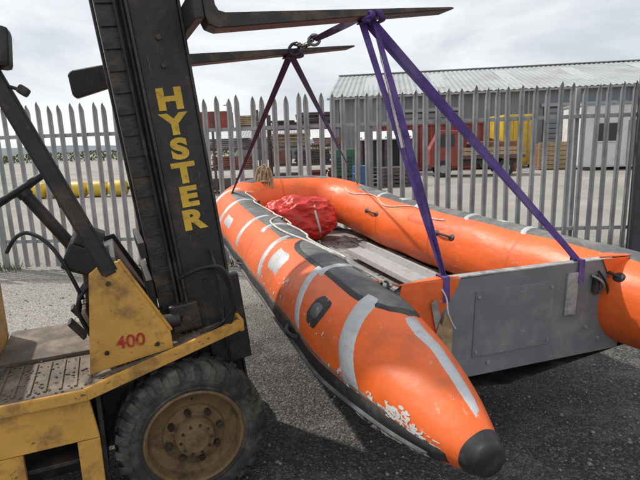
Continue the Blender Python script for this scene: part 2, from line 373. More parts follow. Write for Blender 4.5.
# mast
MT=empty('mast',(.22,0,.30),(0,R(-6),0),FL)
def chan(nm,y,dirn,u0,u1,w0,w1,t=.014,fl=.06,m=steel):
    ys=y+dirn*t/2
    box(MT,nm+'_web',((u0+u1)/2,ys,(w0+w1)/2),(u1-u0,t,w1-w0),m)
    for uu in(u0+t/2,u1-t/2): box(MT,nm+'_flange',(uu,y+dirn*(t+fl/2-.001),(w0+w1)/2),(t,fl,w1-w0-.004),m,bev=.003)
chan('outer_rail',.24,1,-.10,.11,-.18,2.75)
chan('outer_rail_far',.86,-1,-.10,.11,-.18,2.75)
chan('inner_rail',.325,1,-.075,.085,-.1,3.3,fl=.04,m=grease)
chan('inner_rail_far',.775,-1,-.075,.085,-.1,3.3,fl=.04,m=grease)
chan('rear_rail',.29,1,-.235,-.135,.55,3.1,fl=.05,m=grease)
chan('rear_rail_far',.81,-1,-.235,-.135,.55,3.1,fl=.05,m=grease)
for k in range(26): box(MT,'rear_rail_rung',(-.185+random.uniform(-.002,.002),.283,.65+k*.095),(.085,.012,.03),steel,bev=.003)
box(MT,'rail_edge',(.118,.245,1.2),(.012,.03,2.6),grease,bev=.002)
box(MT,'rail_edge_back',(-.108,.245,1.2),(.012,.05,2.6),grease,bev=.002)
for y in(.43,.67):
    cyl(MT,'lift_cylinder',(-.04,y,-.1),(-.04,y,1.75),.038,steel);cyl(MT,'lift_ram',(-.04,y,1.75),(-.04,y,3.2),.024,grease)
    V=[];F=[]
    for i in range(150):
        w=.1+i*.021;o=len(V);ww=.013 if i%2 else .009
        for dx in(-.012,.012):
            for dy,dz in((-ww,0),(ww,0),(ww,.019),(-ww,.019)): V.append((.05+dx,y+.05+dy,w+dz))
        F+=[(o,o+1,o+2,o+3),(o+4,o+5,o+6,o+7),(o,o+1,o+5,o+4),(o+2,o+3,o+7,o+6),(o,o+3,o+7,o+4),(o+1,o+2,o+6,o+5)]
    mobj('lift_chain',V,F,grease,MT)
curve(MT,'mast_hose',[(-.06,.55,.1),(-.08,.56,.8),(-.06,.55,1.6),(-.06,.55,2.9)],.014,blackrub)
curve(MT,'mast_hose',[(-.12,.275,.5),(-.125,.27,1.2),(-.12,.275,1.9),(-.125,.275,2.9)],.012,blackrub)
curve(MT,'mast_hose',[(-.15,.262,.5),(-.145,.258,1.1),(-.155,.262,1.7),(-.145,.262,2.9)],.009,blackrub)
for w,hh in((-.08,.2),(.95,.08),(2.65,.14)): box(MT,'mast_crossmember',(-.255,.55,w if w>.5 else .7),(.03,.5,hh),steel)
box(MT,'mast_foot',(.03,.55,-.06),(.24,.64,.22),grease,bev=.01)
box(MT,'mast_side_bracket',(.06,.215,.38),(.20,.03,.16),steel,bev=.008)
box(MT,'tilt_bracket',(-.13,.22,.60),(.14,.05,.14),grease,bev=.01)
cyl(MT,'tilt_pin',(-.13,.16,.60),(-.13,.26,.60),.022,grease)
cyl(MT,'tilt_cylinder',(-.16,.2,.60),(-.55,.22,.62),.035,steel)
box(MT,'guide_block',(.145,.26,.55),(.05,.05,.40),steel,bev=.008)
for w in(.15,.45,.75,1.78,1.9): cyl(MT,'rail_bolt',(.0,.242,w),(.0,.228,w),.013,grease,6)
for a in range(3):
    o_=a*.03
    curve(MT,'hydraulic_hose',[(-.12,.2,.80),(-.02,.16-o_,.86),(.09,.13-o_,.78+o_),(.10,.14-o_,.62),(.03,.16,.52-o_),(-.08,.18,.50)],.009,blackrub)
curve(MT,'hydraulic_hose',[(.05,.22,.9),(.07,.17,.7),(.02,.15,.45),(.06,.18,.25)],.008,blackrub)
for w in(1.97,2.42): box(MT,'carriage_bar',(.145,.56,w),(.04,1.16,.11),steel,bev=.006)
for y in(.30,.80): box(MT,'carriage_plate',(.11,y,2.2),(.05,.03,.6),steel)
for y,tip in((.06,1.27),(1.06,1.22)):
    u0=.17;poly=[(u0,2.5),(u0,1.93),(u0+.012,1.895),(u0+.05,1.878),(u0+tip,1.905),(u0+tip+.012,1.912),(u0+tip,1.918),(u0+.09,1.935),(u0+.06,1.945),(u0+.048,1.97),(u0+.045,2.5)]
    prism(MT,'fork',poly,y-.06,y+.06,forkm,bev=.004)
prism(MT,'side_shift_arm',[(-.42,1.77),(-.40,1.75),(.16,1.875),(.16,1.96),(-.40,1.90),(-.42,1.88)],1.02,1.10,steel,bev=.006)
for i,ch in enumerate('HYSTER'):
    text(MT,'letter',ch,.128,yletter,(-.0,.2385,1.628-i*.114),(R(90),0,0),sx=1.3,thick=.0065,ext=.001)
# ---------------------------------------------------------------- boat
BLOC=(.49,1.36,.735)
BT=empty('inflatable_boat',BLOC,(R(2.3),R(.6),R(19)))
cl=[(0,0)]
def bez(a,b,c,d,n):
    out=[]
    for i in range(1,n+1):
        t=i/n;out.append(tuple((1-t)**3*a[k]+3*t*(1-t)**2*b[k]+3*t*t*(1-t)*c[k]+t**3*d[k] for k in(0,1)))
    return out
cl+=[(0.0,4.15*i/60) for i in range(1,61)]
cl+=bez((0,4.15),(0,4.55),(.22,4.86),(.62,4.86),22)
cl+=bez((.62,4.86),(.80,4.86),(.85,4.86),(.92,4.86),4)
cl+=bez((.92,4.86),(1.28,4.84),(1.44,4.5),(1.46,4.1),22)
cl+=[(1.46+(1.76-1.46)*i/60,4.1-4.1*i/60) for i in range(1,61)]
acc=[0]
for i in range(1,len(cl)): acc.append(acc[-1]+math.dist(cl[i],cl[i-1]))
TL=acc[-1]
import bisect
def at(t):
    t=max(0,min(TL,t))
    i=min(len(acc)-2,max(0,bisect.bisect_right(acc,t)-1));f=(t-acc[i])/(acc[i+1]-acc[i])
    p=Vector((cl[i][0]*(1-f)+cl[i+1][0]*f,cl[i][1]*(1-f)+cl[i+1][1]*f,0))
    def tan(j):
        a=cl[max(0,j-1)];b_=cl[min(len(cl)-1,j+1)];return Vector((b_[0]-a[0],b_[1]-a[1],0)).normalized()
    T=(tan(i)*(1-f)+tan(i+1)*f).normalized()
    return p,T
RT=.266
def rad(t):
    e=min(t,TL-t)
    if e<1.0:
        q=e/1.0;return .054+(RT-.054)*(1-(1-q)**1.95)**.92
    return RT
def zrise(t):
    y=at(t)[0].y
    return 0.0+max(0,(y-3.2))**2*.045
def tp(t,a,off=0.):
    p,T=at(t);left=Vector((-T.y,T.x,0));a=R(a);r=rad(t)+off
    r+= .004*math.sin(t*9)*math.cos(a*3)+.004*noise.noise(Vector((t*2.2,math.cos(a)*1.5,math.sin(a)*1.5)))
    return p+Vector((0,0,zrise(t)))+left*math.cos(a)*r+Vector((0,0,1))*math.sin(a)*r
n=260;m=56;V=[];F=[]
for i in range(n+1):
    for k in range(m): V.append(tp(TL*i/n,360*k/m))
for i in range(n):
    for k in range(m): F.append((i*m+k,i*m+(k+1)%m,(i+1)*m+(k+1)%m,(i+1)*m+k))
F.append(tuple(range(m)));F.append(tuple(n*m+k for k in range(m)))
mobj('buoyancy_tube',V,F,orange,BT,smooth=True,autos=60)
def patch(nm,t0,t1,a0,a1,mt,off=.003,skew=0.,rnd=False,ns=None,wob=0.,hw=.09,eo=-.001):
    ns=ns or max(4,int(abs(t1-t0)/.04));
    if rnd: ns=max(ns,14)
    na=max(3,int(abs(a1-a0)/5));V=[];F=[]
    am=(a0+a1)/2;seed=random.random()*50
    for i in range(ns+1):
        q=i/ns
        for k in range(na+1):
            g=k/na;aa=a0+(a1-a0)*g
            sh=1.
            if rnd:
                e=min(q,1-q)*abs(t1-t0);h_=min(hw,abs(t1-t0)/2)
                if e<h_: sh=math.sqrt(max(0,1-(1-e/h_)**2))*.999+.001
            aa=am+(aa-am)*sh+wob*noise.noise(Vector((q*6,seed,0)))
            t=t0+(t1-t0)*q+skew*(g-.5)+wob*.002*noise.noise(Vector((g*4,q*4,seed)))
            edge=(i in(0,ns)) or (k in(0,na))
            V.append(tp(t,aa,eo if edge else off))
    w=na+1
    for i in range(ns):
        for k in range(na): F.append((i*w+k,i*w+k+1,(i+1)*w+k+1,(i+1)*w+k))
    return mobj(nm,V,F,mt,BT,smooth=True)
for t in(1.5,2.45,3.4,4.3,5.2,6.1,7.2,8.1,9.,TL-.96):
    patch('seam_band',t,t+.035,0,360,orange_d,.0018,ns=2)
patch('rubbing_strake',.08,TL-.08,-34,-2,blackrub,.012)
patch('rubbing_strake_ridge',.12,TL-.12,-22,-15,greyfab,.024)
patch('strake_edge_tape',.3,4.6,-1.5,3,greyfab,.003,wob=1.5)
patch('top_pad',.66,1.95,74,142,greyfab,.006,rnd=True,hw=.28)
patch('top_pad_edge',.62,1.99,70,146,blackrub,.004,rnd=True,hw=.30)
patch('top_chafe_strip',2.0,4.3,74,124,greyfab,.005,rnd=True)
patch('bow_chafe_strip',4.7,5.9,70,110,greyfab,.005,rnd=True)
patch('top_chafe_strip_far',6.4,TL-.55,60,110,greyfab,.005,rnd=True)
patch('tape_band',.62,.74,-1,92,tape,.009,skew=.26,wob=3)
patch('tape_band',1.20,1.27,4,78,tape,.009,skew=.20,wob=3)
patch('tape_band',1.28,1.35,66,134,tape,.010,skew=.12,wob=4)
patch('tape_patch',1.68,1.92,30,62,tape,.006,wob=3)
patch('tape_band',2.02,2.09,5,88,tape,.009,skew=.1,wob=3)
patch('tape_band',2.5,2.56,62,128,tape,.010,skew=.1,wob=4)
patch('tape_band',2.85,2.92,10,100,tape,.009,skew=.1,wob=3)
patch('tape_patch',3.3,3.6,22,44,tape,.006,wob=3)
patch('tape_band',3.75,3.82,10,122,tape,.009,skew=.1,wob=4)
patch('tape_band',4.3,4.36,10,100,tape,.009,skew=.1,wob=4)
patch('cone_tape',.09,.62,96,118,tape,.005,wob=4,skew=.04)
# white scuffs where the coating has rubbed off the cone: many thin ragged flecks
def flecks(cnt,tc_,ac_,ts,as_,off,nm):
    V=[];F=[]
    for i in range(cnt):
        t=tc_+random.gauss(0,ts);a=ac_+random.gauss(0,as_)
        if t<.07: continue
        L_=random.uniform(.002,.016);Wd=random.uniform(.5,3.2);k=9;o=len(V)
        V.append(tp(t,a,off))
        for j in range(k):
            g=2*math.pi*j/k;rr=random.uniform(.45,1.15)
            V.append(tp(t+L_*math.cos(g)*rr,a+Wd*math.sin(g)*rr,off))
        for j in range(k): F.append((o,o+1+j,o+1+(j+1)%k))
    mobj(nm,V,F,whitem,BT,smooth=True)
flecks(90,.27,7,.045,5,.0016,'scuff_marks');flecks(50,.17,0,.03,4,.0017,'scuff_marks');flecks(40,.45,4,.12,3,.0018,'scuff_marks')
flecks(60,.34,-28,.12,2.2,.0135,'scuff_marks');flecks(50,1.6,20,.5,16,.0018,'scuff_marks')
patch('valve_patch',.90,1.06,20,54,blackrub,.007,rnd=True,hw=.04)
patch('valve_patch_inner',.93,1.03,26,48,greyfab,.011,rnd=True,hw=.03)
for t in(6.9,7.6,8.3,8.9): patch('tape_band_far',t,t+.07,58,112,tape,.009,skew=.08,wob=5)
patch('tape_patch_far',7.25,7.4,70,100,tape,.009,wob=5);patch('tape_patch_far',8.6,8.72,66,92,tape,.009,wob=5)
patch('far_inner_patch',7.7,8.3,128,150,orange_d,.003,rnd=True)
def capat(sg):
    V=[];F=[];nn=12;T0=.038
    for i in range(nn+1):
        q=i/nn
        for k in range(m):
            if q<.4:
                t=(1-q/.4)*T0; p=tp(t if sg>0 else TL-t,360*k/m,.005)
            else:
                g=(q-.4)/.6;c,T=at(0 if sg>0 else TL);T=T*(-sg);r=(.059)*math.cos(g*math.pi/2)**.8
                left=Vector((-T.y,T.x,0))*(-sg);a=2*math.pi*k/m
                p=c+T*(.024*math.sin(g*math.pi/2))+left*math.cos(a)*r+Vector((0,0,1))*math.sin(a)*r
            V.append(p)
    for i in range(nn):
        for k in range(m): F.append((i*m+k,i*m+(k+1)%m,(i+1)*m+(k+1)%m,(i+1)*m+k))
    mobj('cone_cap',V,F,capm,BT,smooth=True)
capat(1);capat(-1)
def handle(t,a,L=.2,r=.009):
    p=[tp(t,a,.0),tp(t+.03,a,.026),tp(t+L*.5,a,.034),tp(t+L-.03,a,.026),tp(t+L,a,0)]
    curve(BT,'grab_handle',p,r,blackrub)
    for tt in(t,t+L): patch('handle_base',tt-.035,tt+.035,a-7,a+7,blackrub,.007,rnd=True,hw=.035)
handle(1.12,-6,.17,.014);handle(2.6,-8,.17);handle(7.0,155,.2);handle(8.2,155,.2);handle(TL-1.0,140,.14)
pts=[]
for i in range(44):
    t=.95+i*.08
    pts.append(tp(t,116+9*math.sin(i*.9)+7*math.sin(i*.31),.010+.010*abs(math.sin(i*.6))))
curve(BT,'lifeline',pts,.007,wrope)
curve(BT,'lifeline_tail',[tp(2.9,112,.01),tp(2.7,88,.014),tp(2.5,80,.02),tp(2.2,84,.012),tp(1.9,104,.01),tp(1.5,112,.012)],.007,wrope)
curve(BT,'lifeline_far',[tp(6.3+i*.1,122+10*math.sin(i*.8),.008) for i in range(20)],.005,wrope)
for t in(.95,1.9,2.8,3.7):
    q0=tp(t-.04,116,.006);q1=tp(t+.04,116,.006);curve(BT,'rope_ring',[q0,tp(t-.02,116,.03),tp(t+.02,116,.03),q1],.007,blackrub)
curve(BT,'rope_knot',[tp(.95,112,.012),tp(.92,120,.03),tp(.98,124,.012),tp(1.0,114,.03),tp(.93,118,.012)],.008,wrope,cyc=True)
for j in range(9):
    y0=.93+j*.42;y1=y0+.40
    box(BT,'floor_board',(.80-.03*j*.42/2,(y0+y1)/2,-.265),(1.40-.055*j*.4,.40,.02),floorm,rot=(0,R(random.uniform(-.6,.6)),0),bev=.004)
for xx in(.45,.85,1.2):
    box(BT,'floor_stringer',(xx,2.6,-.248),(.04,3.2,.016),galv)
mobj('hull_fabric',[(.0,.9,-.28),(1.7,.9,-.28),(1.46,4.4,-.25),(0,4.4,-.25),(.8,4.8,-.2),(.85,.9,-.38),(.8,4.0,-.36)],[(0,5,6,3),(5,1,2,6),(3,6,4),(6,2,4)],blackrub,BT)
box(BT,'aluminium_plank',(1.0,2.45,-.19),(.20,1.45,.05),plankm,rot=(R(1),R(6),R(5)),bev=.01)
box(BT,'aluminium_plank_lip',(1.11,2.48,-.15),(.02,1.4,.07),plankm,rot=(R(1),R(6),R(5)),bev=.005)
box(BT,'grey_slat',(.62,3.2,-.21),(.09,.9,.03),galv,rot=(0,0,R(-8)),bev=.005)
box(BT,'grey_slat',(.70,2.1,-.21),(.12,.7,.03),floorm,rot=(0,0,R(16)),bev=.005)
curve(BT,'fuel_line',[(.5,1.3,-.22),(.6,1.6,-.2),(.45,1.9,-.21),(.7,2.2,-.2),(.65,2.6,-.21)],.012,blackrub)
V=[];F=[]
for i in range(300):
    x=random.uniform(.2,1.3);y=random.uniform(1,4);r=random.uniform(.003,.012);o=len(V)
    for q in iv: V.append((x+q.x*r*1.5,y+q.y*r,-.252+q.z*r*.4))
    F+=[[k+o for k in f] for f in ifc]
mobj('floor_debris',V,F,deckm,BT)
TY=.92
poly=[(.06,-.29),(1.62,-.29),(1.62,.21),(1.50,.255),(1.15,.26),(.55,.255),(.22,.25),(.12,.2)]
prism(BT,'transom',poly,TY-.024,TY+.024,trans,bev=.004)
beam(BT,'transom_top_edge',(.25,TY,.262),(1.5,TY,.262),.050,.008,edgew)
box(BT,'engine_pad',(1.22,TY-.030,.09),(.075,.012,.24),edgew,bev=.003)
box(BT,'engine_pad_backing',(.85,TY-.0265,.0),(.5,.005,.36),trans,bev=.002)
for xx,zz in((.62,-.15),(1.35,-.12),(1.08,.15),(1.08,-.15),(.62,.15),(.7,-.22),(1.45,-.2)): cyl(BT,'transom_bolt',(xx,TY-.02,zz),(xx,TY-.034,zz),.010,galv,8)
box(BT,'transom_drain_fitting',(1.38,TY-.04,.13),(.035,.03,.10),steel,bev=.008)
curve(BT,'transom_handle',[(1.35,TY-.03,.18),(1.39,TY-.07,.16),(1.41,TY-.07,.1),(1.39,TY-.03,.07)],.009,chrome)
curve(BT,'black_line',[(1.40,TY-.03,.2),(1.46,TY-.06,.12),(1.44,TY-.06,0),(1.50,TY-.05,-.06)],.006,blackrub)
def gus(nm,pts,mt,th=.006):
    o=mobj(nm,pts,[tuple(range(len(pts)))],mt,BT);s=o.modifiers.new('s','SOLIDIFY');s.thickness=th;return o
gus('gusset_near',[(.18,TY-.03,.262),(.50,TY-.035,.262),(.47,TY-.038,.20),(.40,TY-.04,.10),(.34,TY-.045,-.08),(.14,TY-.04,.1)],orange)
gus('gusset_near_top',[(.12,TY+.16,.245),(.16,TY-.03,.268),(.50,TY-.02,.270),(.42,TY+.03,.268),(.26,TY+.13,.2)],orange)
gus('gusset_far',[(1.62,TY-.03,.26),(1.42,TY-.032,.266),(1.50,TY-.036,.12),(1.56,TY-.036,-.12),(1.68,TY-.03,.05)],orange)
gus('gusset_far_top',[(1.70,TY+.18,.235),(1.64,TY-.02,.262),(1.42,TY-.01,.270),(1.50,TY+.12,.2)],orange)
gus('torn_ply',[(.36,TY-.05,.00),(.375,TY-.055,.06),(.39,TY-.055,.04),(.405,TY-.055,.11),(.42,TY-.06,.07),(.435,TY-.055,.09),(.45,TY-.055,.01),(.455,TY-.05,-.22),(.42,TY-.05,-.24)],ply,.008)
gus('torn_cover_strip',[(.33,TY-.047,.16),(.36,TY-.05,.18),(.385,TY-.05,.08),(.36,TY-.05,.02)],edgew,.003)
curve(BT,'loose_line',[(.36,TY,.27),(.42,TY-.05,.2),(.40,TY-.08,.1),(.46,TY-.07,.02)],.004,wrope)
MB=Matrix.Translation(BLOC)@Matrix.Rotation(R(19),4,'Z')@Matrix.Rotation(R(.6),4,'Y')@Matrix.Rotation(R(2.3),4,'X')
bag=empty('red_bag')
bag.matrix_world=MB@Matrix.Translation((.70,4.12,.0))@Matrix.Rotation(R(-12),4,'Z')
bm=bmesh.new();bmesh.ops.create_icosphere(bm,subdivisions=6,radius=1)
for v in bm.verts:
    c=v.co.copy()
    c=Vector((math.copysign(abs(c.x)**.75,c.x),math.copysign(abs(c.y)**.8,c.y),math.copysign(abs(c.z)**.8,c.z)))
    q=noise.noise(c*1.6)*.16+abs(noise.noise(c*3.2+Vector((4,1,2))))*-.15+abs(noise.noise(Vector((c.x*7,c.y*3,c.z*7))))*-.07
    c=c*(1+q);v.co=Vector((c.x*.42,c.y*.29,c.z*.24*(1.05-.18*c.x)))
bm_finish(bm,'bundle',redbag,bag,smooth=True)
def ring(par,nm,fx,w,mt):
    V=[];F=[];nn=48
    for i in range(nn):
        a=2*math.pi*i/nn
        for d in(-w,w):
            V.append((fx+d+.03*math.sin(a*2),.285*math.cos(a),.225*math.sin(a)))
    for i in range(nn): F.append((2*i,2*i+1,(2*i+3)%(2*nn),(2*i+2)%(2*nn)))
    o=mobj(nm,V,F,mt,par,smooth=True);s=o.modifiers.new('s','SOLIDIFY');s.thickness=.006
ring(bag,'binding',.14,.012,whitem);ring(bag,'binding',-.14,.012,wrope)
hank=empty('rope_hank');hank.matrix_world=MB@Matrix.Translation((.42,4.70,.30))@Matrix.Rotation(R(-20),4,'Z')
for i in range(9):
    ox=random.uniform(-.05,.05);w=random.uniform(.05,.09);h=random.uniform(.16,.24)
    curve(hank,'coil',[(ox+w*math.cos(a)*.9,-.02+random.uniform(-.02,.02)+.05*math.sin(a),.02+h*math.sin(a)+.0) for a in [k*math.pi/6 for k in range(12)]],.011,ropem,cyc=True)
curve(hank,'wrap',[(-.07,0,.05),(0,-.06,.07),(.07,0,.05),(0,.06,.03)],.013,ropem,cyc=True)
# ---------------------------------------------------------------- lifting straps (world)
MF=Matrix.Translation((-.62,2.14,0))@Matrix.Rotation(R(23),4,'Z')
MM=MF@Matrix.Translation((.22,0,.30))@Matrix.Rotation(R(-6),4,'Y')
A1=MM@Vector((.97,.06,1.90));A2=MM@Vector((.93,1.06,1.90))
b1=MB@Vector((.42,TY,.27));b2=MB@Vector((1.27,TY,.27));b3=MB@Vector((-.05,4.25,.29));b4=MB@Vector((1.48,4.35,.29))
LS=empty('lifting_strap')
strap('webbing',A1+Vector((-.02,0,-.03)),b1,.034,purple,LS,twist=.9,tw0=.2)
strap('webbing_second_leg',A1+Vector((.04,.0,-.03)),b1+Vector((.012,.01,0)),.034,purple,LS,twist=-2.2,tw0=.9)
strap('webbing_tail',A1+Vector((.045,-.01,-.1)),A1.lerp(b1,.5)+Vector((-.015,-.02,0)),.012,wrope,LS,twist=2.,tw0=1.)
LS2=empty('lifting_strap')
strap('webbing',A1+Vector((.02,0,-.01)),b2,.036,purple,LS2,twist=.5,tw0=-.1)
strap('webbing_second_leg',A1+Vector((0,.03,-.02)),b2+Vector((-.02,.0,0)),.034,purple,LS2,twist=.9,tw0=.5)
LS3=empty('lifting_strap')
strap('webbing',A2+Vector((0,0,-.02)),b3,.045,purpled,LS3,twist=1.,tw0=.5)
LS4=empty('lifting_strap')
strap('webbing',A2+Vector((0.02,0,-.02)),b4,.045,purpled,LS4,twist=1.4,tw0=.3)
def loop(par,c,ax,rx,rz,w,mt,nm='fork_loop'):
    D=(MM.to_3x3()@Vector((1,0,0)));P=(MM.to_3x3()@Vector((0,1,0)));Z=(MM.to_3x3()@Vector((0,0,1)))
    V=[];F=[];nn=28
    for i in range(nn):
        a=2*math.pi*i/nn
        ca_,sa_=math.cos(a),math.sin(a)
        q=P*math.copysign(abs(ca_)**.6,ca_)*rx+Z*math.copysign(abs(sa_)**.6,sa_)*rz
        for d in(-w/2,w/2): V.append(c+q+D*(d+ax*sa_))
    for i in range(nn): F.append((2*i,2*i+1,(2*i+3)%(2*nn),(2*i+2)%(2*nn)))
    o=mobj(nm,V,F,mt,par,smooth=True);s=o.modifiers.new('s','SOLIDIFY');s.thickness=.004
loop(LS,A1,.02,.064,.026,.034,purple);loop(LS2,A1+(MM.to_3x3()@Vector((.04,0,0))),-.02,.067,.029,.036,purple)
loop(LS3,A2,.02,.064,.026,.04,purpled);loop(LS4,A2+(MM.to_3x3()@Vector((.05,0,0))),-.02,.067,.029,.04,purpled)
def knot(par,c,mt,s=.03):
    pts=[c+Vector((random.uniform(-s,s),random.uniform(-s*.5,s*.5),random.uniform(-s,s)*.8)) for _ in range(8)]
    curve(par,'knot',pts,.008,mt,cyc=True)
knot(LS,A1+Vector((0,-.06,-.01)),purple);knot(LS3,A2+Vector((.0,-.05,-.03)),purpled,.03)
for p in(b1,b2): 
    D=MB.to_3x3()
    V=[D@Vector(a)+p for a in((-.019,-.042,-.12),(.019,-.042,-.12),(.019,-.034,.008),(-.019,-.034,.008),(-.019,.034,.008),(.019,.034,.008),(.019,.034,-.2),(-.019,.034,-.2))]
    o=mobj('transom_wrap',V,[(0,1,2,3),(3,2,5,4),(4,5,6,7)],purple,LS if p is b1 else LS2);s=o.modifiers.new('s','SOLIDIFY');s.thickness=.003
CH=empty('chain_sling')
c0=A2+Vector((.06,-.04,.03));c1=A1+Vector((0,.03,.02))
nl=11
mid=c0.lerp(c1,.30)
for i in range(nl):
    t=i/(nl-1);c=c0.lerp(mid,t)+Vector((0,0,-.03*math.sin(t*3.14)+.02));d=(mid-c0).normalized()
    s=Vector((0,0,1)) if i%2 else d.cross(Vector((0,0,1))).normalized()
    curve(CH,'link',[c+d*.028*math.cos(a)+s*.016*math.sin(a) for a in [k*math.pi/4 for k in range(8)]],.0055,chrome if i%3==0 else steel,cyc=True)
strap('webbing',mid,c1,.038,purpled,CH,twist=1.5,tw0=.4,face=(0,0,1))
curve(CH,'shackle',[mid+Vector((.036*math.cos(a),0,.032*math.sin(a))) for a in [k*math.pi/4 for k in range(8)]],.009,chrome,cyc=True)
curve(CH,'hook',[c0+Vector((0,0,.03)),c0+Vector((-.04,-.02,.025)),c0+Vector((-.06,-.02,-.02)),c0+Vector((-.025,-.02,-.06)),c0+Vector((.025,-.02,-.04))],.011,steel)
# ---------------------------------------------------------------- background
def shed(name,e0,e1,depth,ze,zr,wallm,rm,step=.5,doors=()):
    S=empty(name,(e0[0],e0[1],0),(0,0,math.atan2(e1[1]-e0[1],e1[0]-e0[0])))
    Ln=math.dist(e0,e1)
    def corr(nm,p,u,v_,nn,amp,mt,per=.3):
        V=[];F=[];L2=u.length;k=int(L2/(per/4));ud=u.normalized()
        for i in range(k+1):
            s=L2*i/k;h=amp if (i%4) in(1,2) else 0
            V.append(p+ud*s+nn*h);V.append(p+ud*s+v_+nn*h)
        for i in range(k): F.append((2*i,2*i+2,2*i+3,2*i+1))
        mobj(nm,V,F,mt,S)
    corr('front_wall',Vector((0,0,0)),Vector((Ln,0,0)),Vector((0,0,ze-.06)),Vector((0,-1,0)),.04,wallm)
    rise=zr-ze
    corr('roof_front',Vector((-.2,-.35,ze-.02)),Vector((Ln+.4,0,0)),Vector((0,depth+.35,rise)),Vector((0,-.2,1)),.04,rm,.34)
    corr('roof_back',Vector((-.2,2*depth,ze)),Vector((Ln+.4,0,0)),Vector((0,-depth,rise)),Vector((0,.2,1)),.04,rm,.34)
    for x in(0,Ln):
        mobj('gable',[(x,0,0),(x,2*depth,0),(x,2*depth,ze),(x,depth,zr-.1),(x,0,ze-.1)],[(0,1,2,3,4)],wallm,S)
    mobj('back_wall',[(0,2*depth,0),(Ln,2*depth,0),(Ln,2*depth,ze),(0,2*depth,ze)],[(0,1,2,3)],wallm,S)
    beam(S,'gutter',(-.2,-.42,ze-.1),(Ln+.2,-.42,ze-.1),.14,.12,mat('gutter_grey',(.3,.31,.32),.5))
    beam(S,'ridge_cap',(-.2,depth,zr+.06),(Ln+.2,depth,zr+.06),.4,.06,rm)
    for k in range(int(Ln/6)+1): cyl(S,'downpipe',(min(Ln-.1,.1+k*6),-.12,0),(min(Ln-.1,.1+k*6),-.12,ze-.1),.06,rm,8)
    for(x,w,h) in doors:
        box(S,'door',(x,-.07,h/2),(w,.08,h),dgrey,bev=.01);box(S,'door_lintel',(x,-.09,h+.1),(w+.3,.14,.2),rm,bev=.01)
        for k in range(int(h/.3)): box(S,'door_slat',(x,-.125,.15+k*.3),(w-.1,.03,.26),clad,bev=.01)
    return S
sh=shed('industrial_shed',(1.0,33.0),(34,28.5),8.5,4.5,6.85,clad,roofm,doors=((6,4,3.4),(15,4,3.4),(24,3.6,3.4)))
rl=mat('rooflight',(.42,.44,.44),.5,var=.2)
for i in range(7): box(sh,'rooflight',(2.5+i*4.6,4.2,5.72),(.9,5.5,.03),rl,rot=(math.atan2(2.35,8.5),0,0))
shed('low_store',(-9.5,60),(-1,60),5,2.6,4.0,clad,roofm)
def rack(x0,x1,y,H,name='timber_rack',m=timber):
    Rk=empty(name,(x0,y,0));W=x1-x0;n=max(2,int(W/1.6)+1)
    for i in range(n):
        for d in(0,.9): box(Rk,'upright',(W*i/(n-1),d,H/2),(.08,.08,H),rackm,bev=0)
    z=.15
    while z<H-.3:
        for d in(0,.9): beam(Rk,'shelf_beam',(0,d,z),(W,d,z),.06,.08,rackm,bev=0)
        x=.1
        while x<W-.5:
            w=random.uniform(.6,1.5);w=min(w,W-x-.05);h=random.uniform(.25,.58);mm=random.choice([m,m,timber2,rackm,redm,rackm])
            nb=int(h/.07)
            if random.random()<.3:
                box(Rk,'crate',(x+w/2,.45,z+.06+h/2),(w,.9,h),mm,bev=.01)
            else:
                for q in range(nb): box(Rk,'board',(x+w/2+random.uniform(-.05,.05),.45,z+.08+q*.07),(w,random.uniform(.8,1.1),.055),mm,bev=0)
            x+=w+random.uniform(.05,.3)
        z+=.72
    return Rk
rack(-5.4,-2.1,18.5,2.95);rack(-1.9,1.0,20.2,2.9);rack(-8.0,-5.9,24,2.2)
# rust-red shipping container
def container(x,y,w,dp,h,mt,rz=0):
    c=empty('shipping_container',(x,y,0),(0,0,R(rz)))
    box(c,'core',(w/2,dp/2,h/2+.08),(w-.1,dp-.1,h-.14),mt,bev=.02)
    for k in range(int(w/.28)): box(c,'corrugation',(.2+k*.28,.02,h/2+.08),(.13,.06,h-.3),mt,bev=.015)
    for z in(.12,h): box(c,'side_rail',(w/2,.0,z),(w,.10,.14),mt,bev=.01)
    for xx in(.06,w-.06): box(c,'corner_post',(xx,.0,h/2+.06),(.14,.12,h),mt,bev=.01)
container(3.3,28,6.1,2.4,2.5,redm,-4)
# parked flatbed truck
tk=empty('parked_truck',(5.0,22.5,0),(0,0,R(-8)))
prism(tk,'cab',[(0,.45),(1.35,.45),(1.35,2.05),(.45,2.08),(.12,1.35),(0,1.25)],0,1.7,redm,bev=.04)
prism(tk,'side_window',[(.32,1.35),(1.1,1.35),(1.1,1.9),(.55,1.9)],-.012,.01,dgrey,bev=0)
box(tk,'bumper',(.02,.85,.5),(.14,1.7,.22),rackm,bev=.03)
box(tk,'bed',(2.75,.85,.86),(2.7,1.8,.12),rackm,bev=.01)
box(tk,'chassis_rail',(2.1,.85,.62),(3.8,.7,.18),rackm,bev=.01)
for z in(1.02,1.2): box(tk,'bed_side',(2.75,-.04,z),(2.7,.03,.15),timber2,bev=.005)
box(tk,'headboard',(1.43,.85,1.35),(.05,1.7,.9),rackm,bev=.01)
box(tk,'load',(2.8,.8,1.22),(2.0,1.1,.6),timber,bev=.04)
for xx in(.62,3.3):
    for yy2 in(0,1.5):
        cyl(tk,'tyre',(xx,yy2-.02,.37),(xx,yy2+.22,.37),.37,blackrub,24);cyl(tk,'hub',(xx,yy2-.03,.37),(xx,yy2,.37),.18,galv,16)
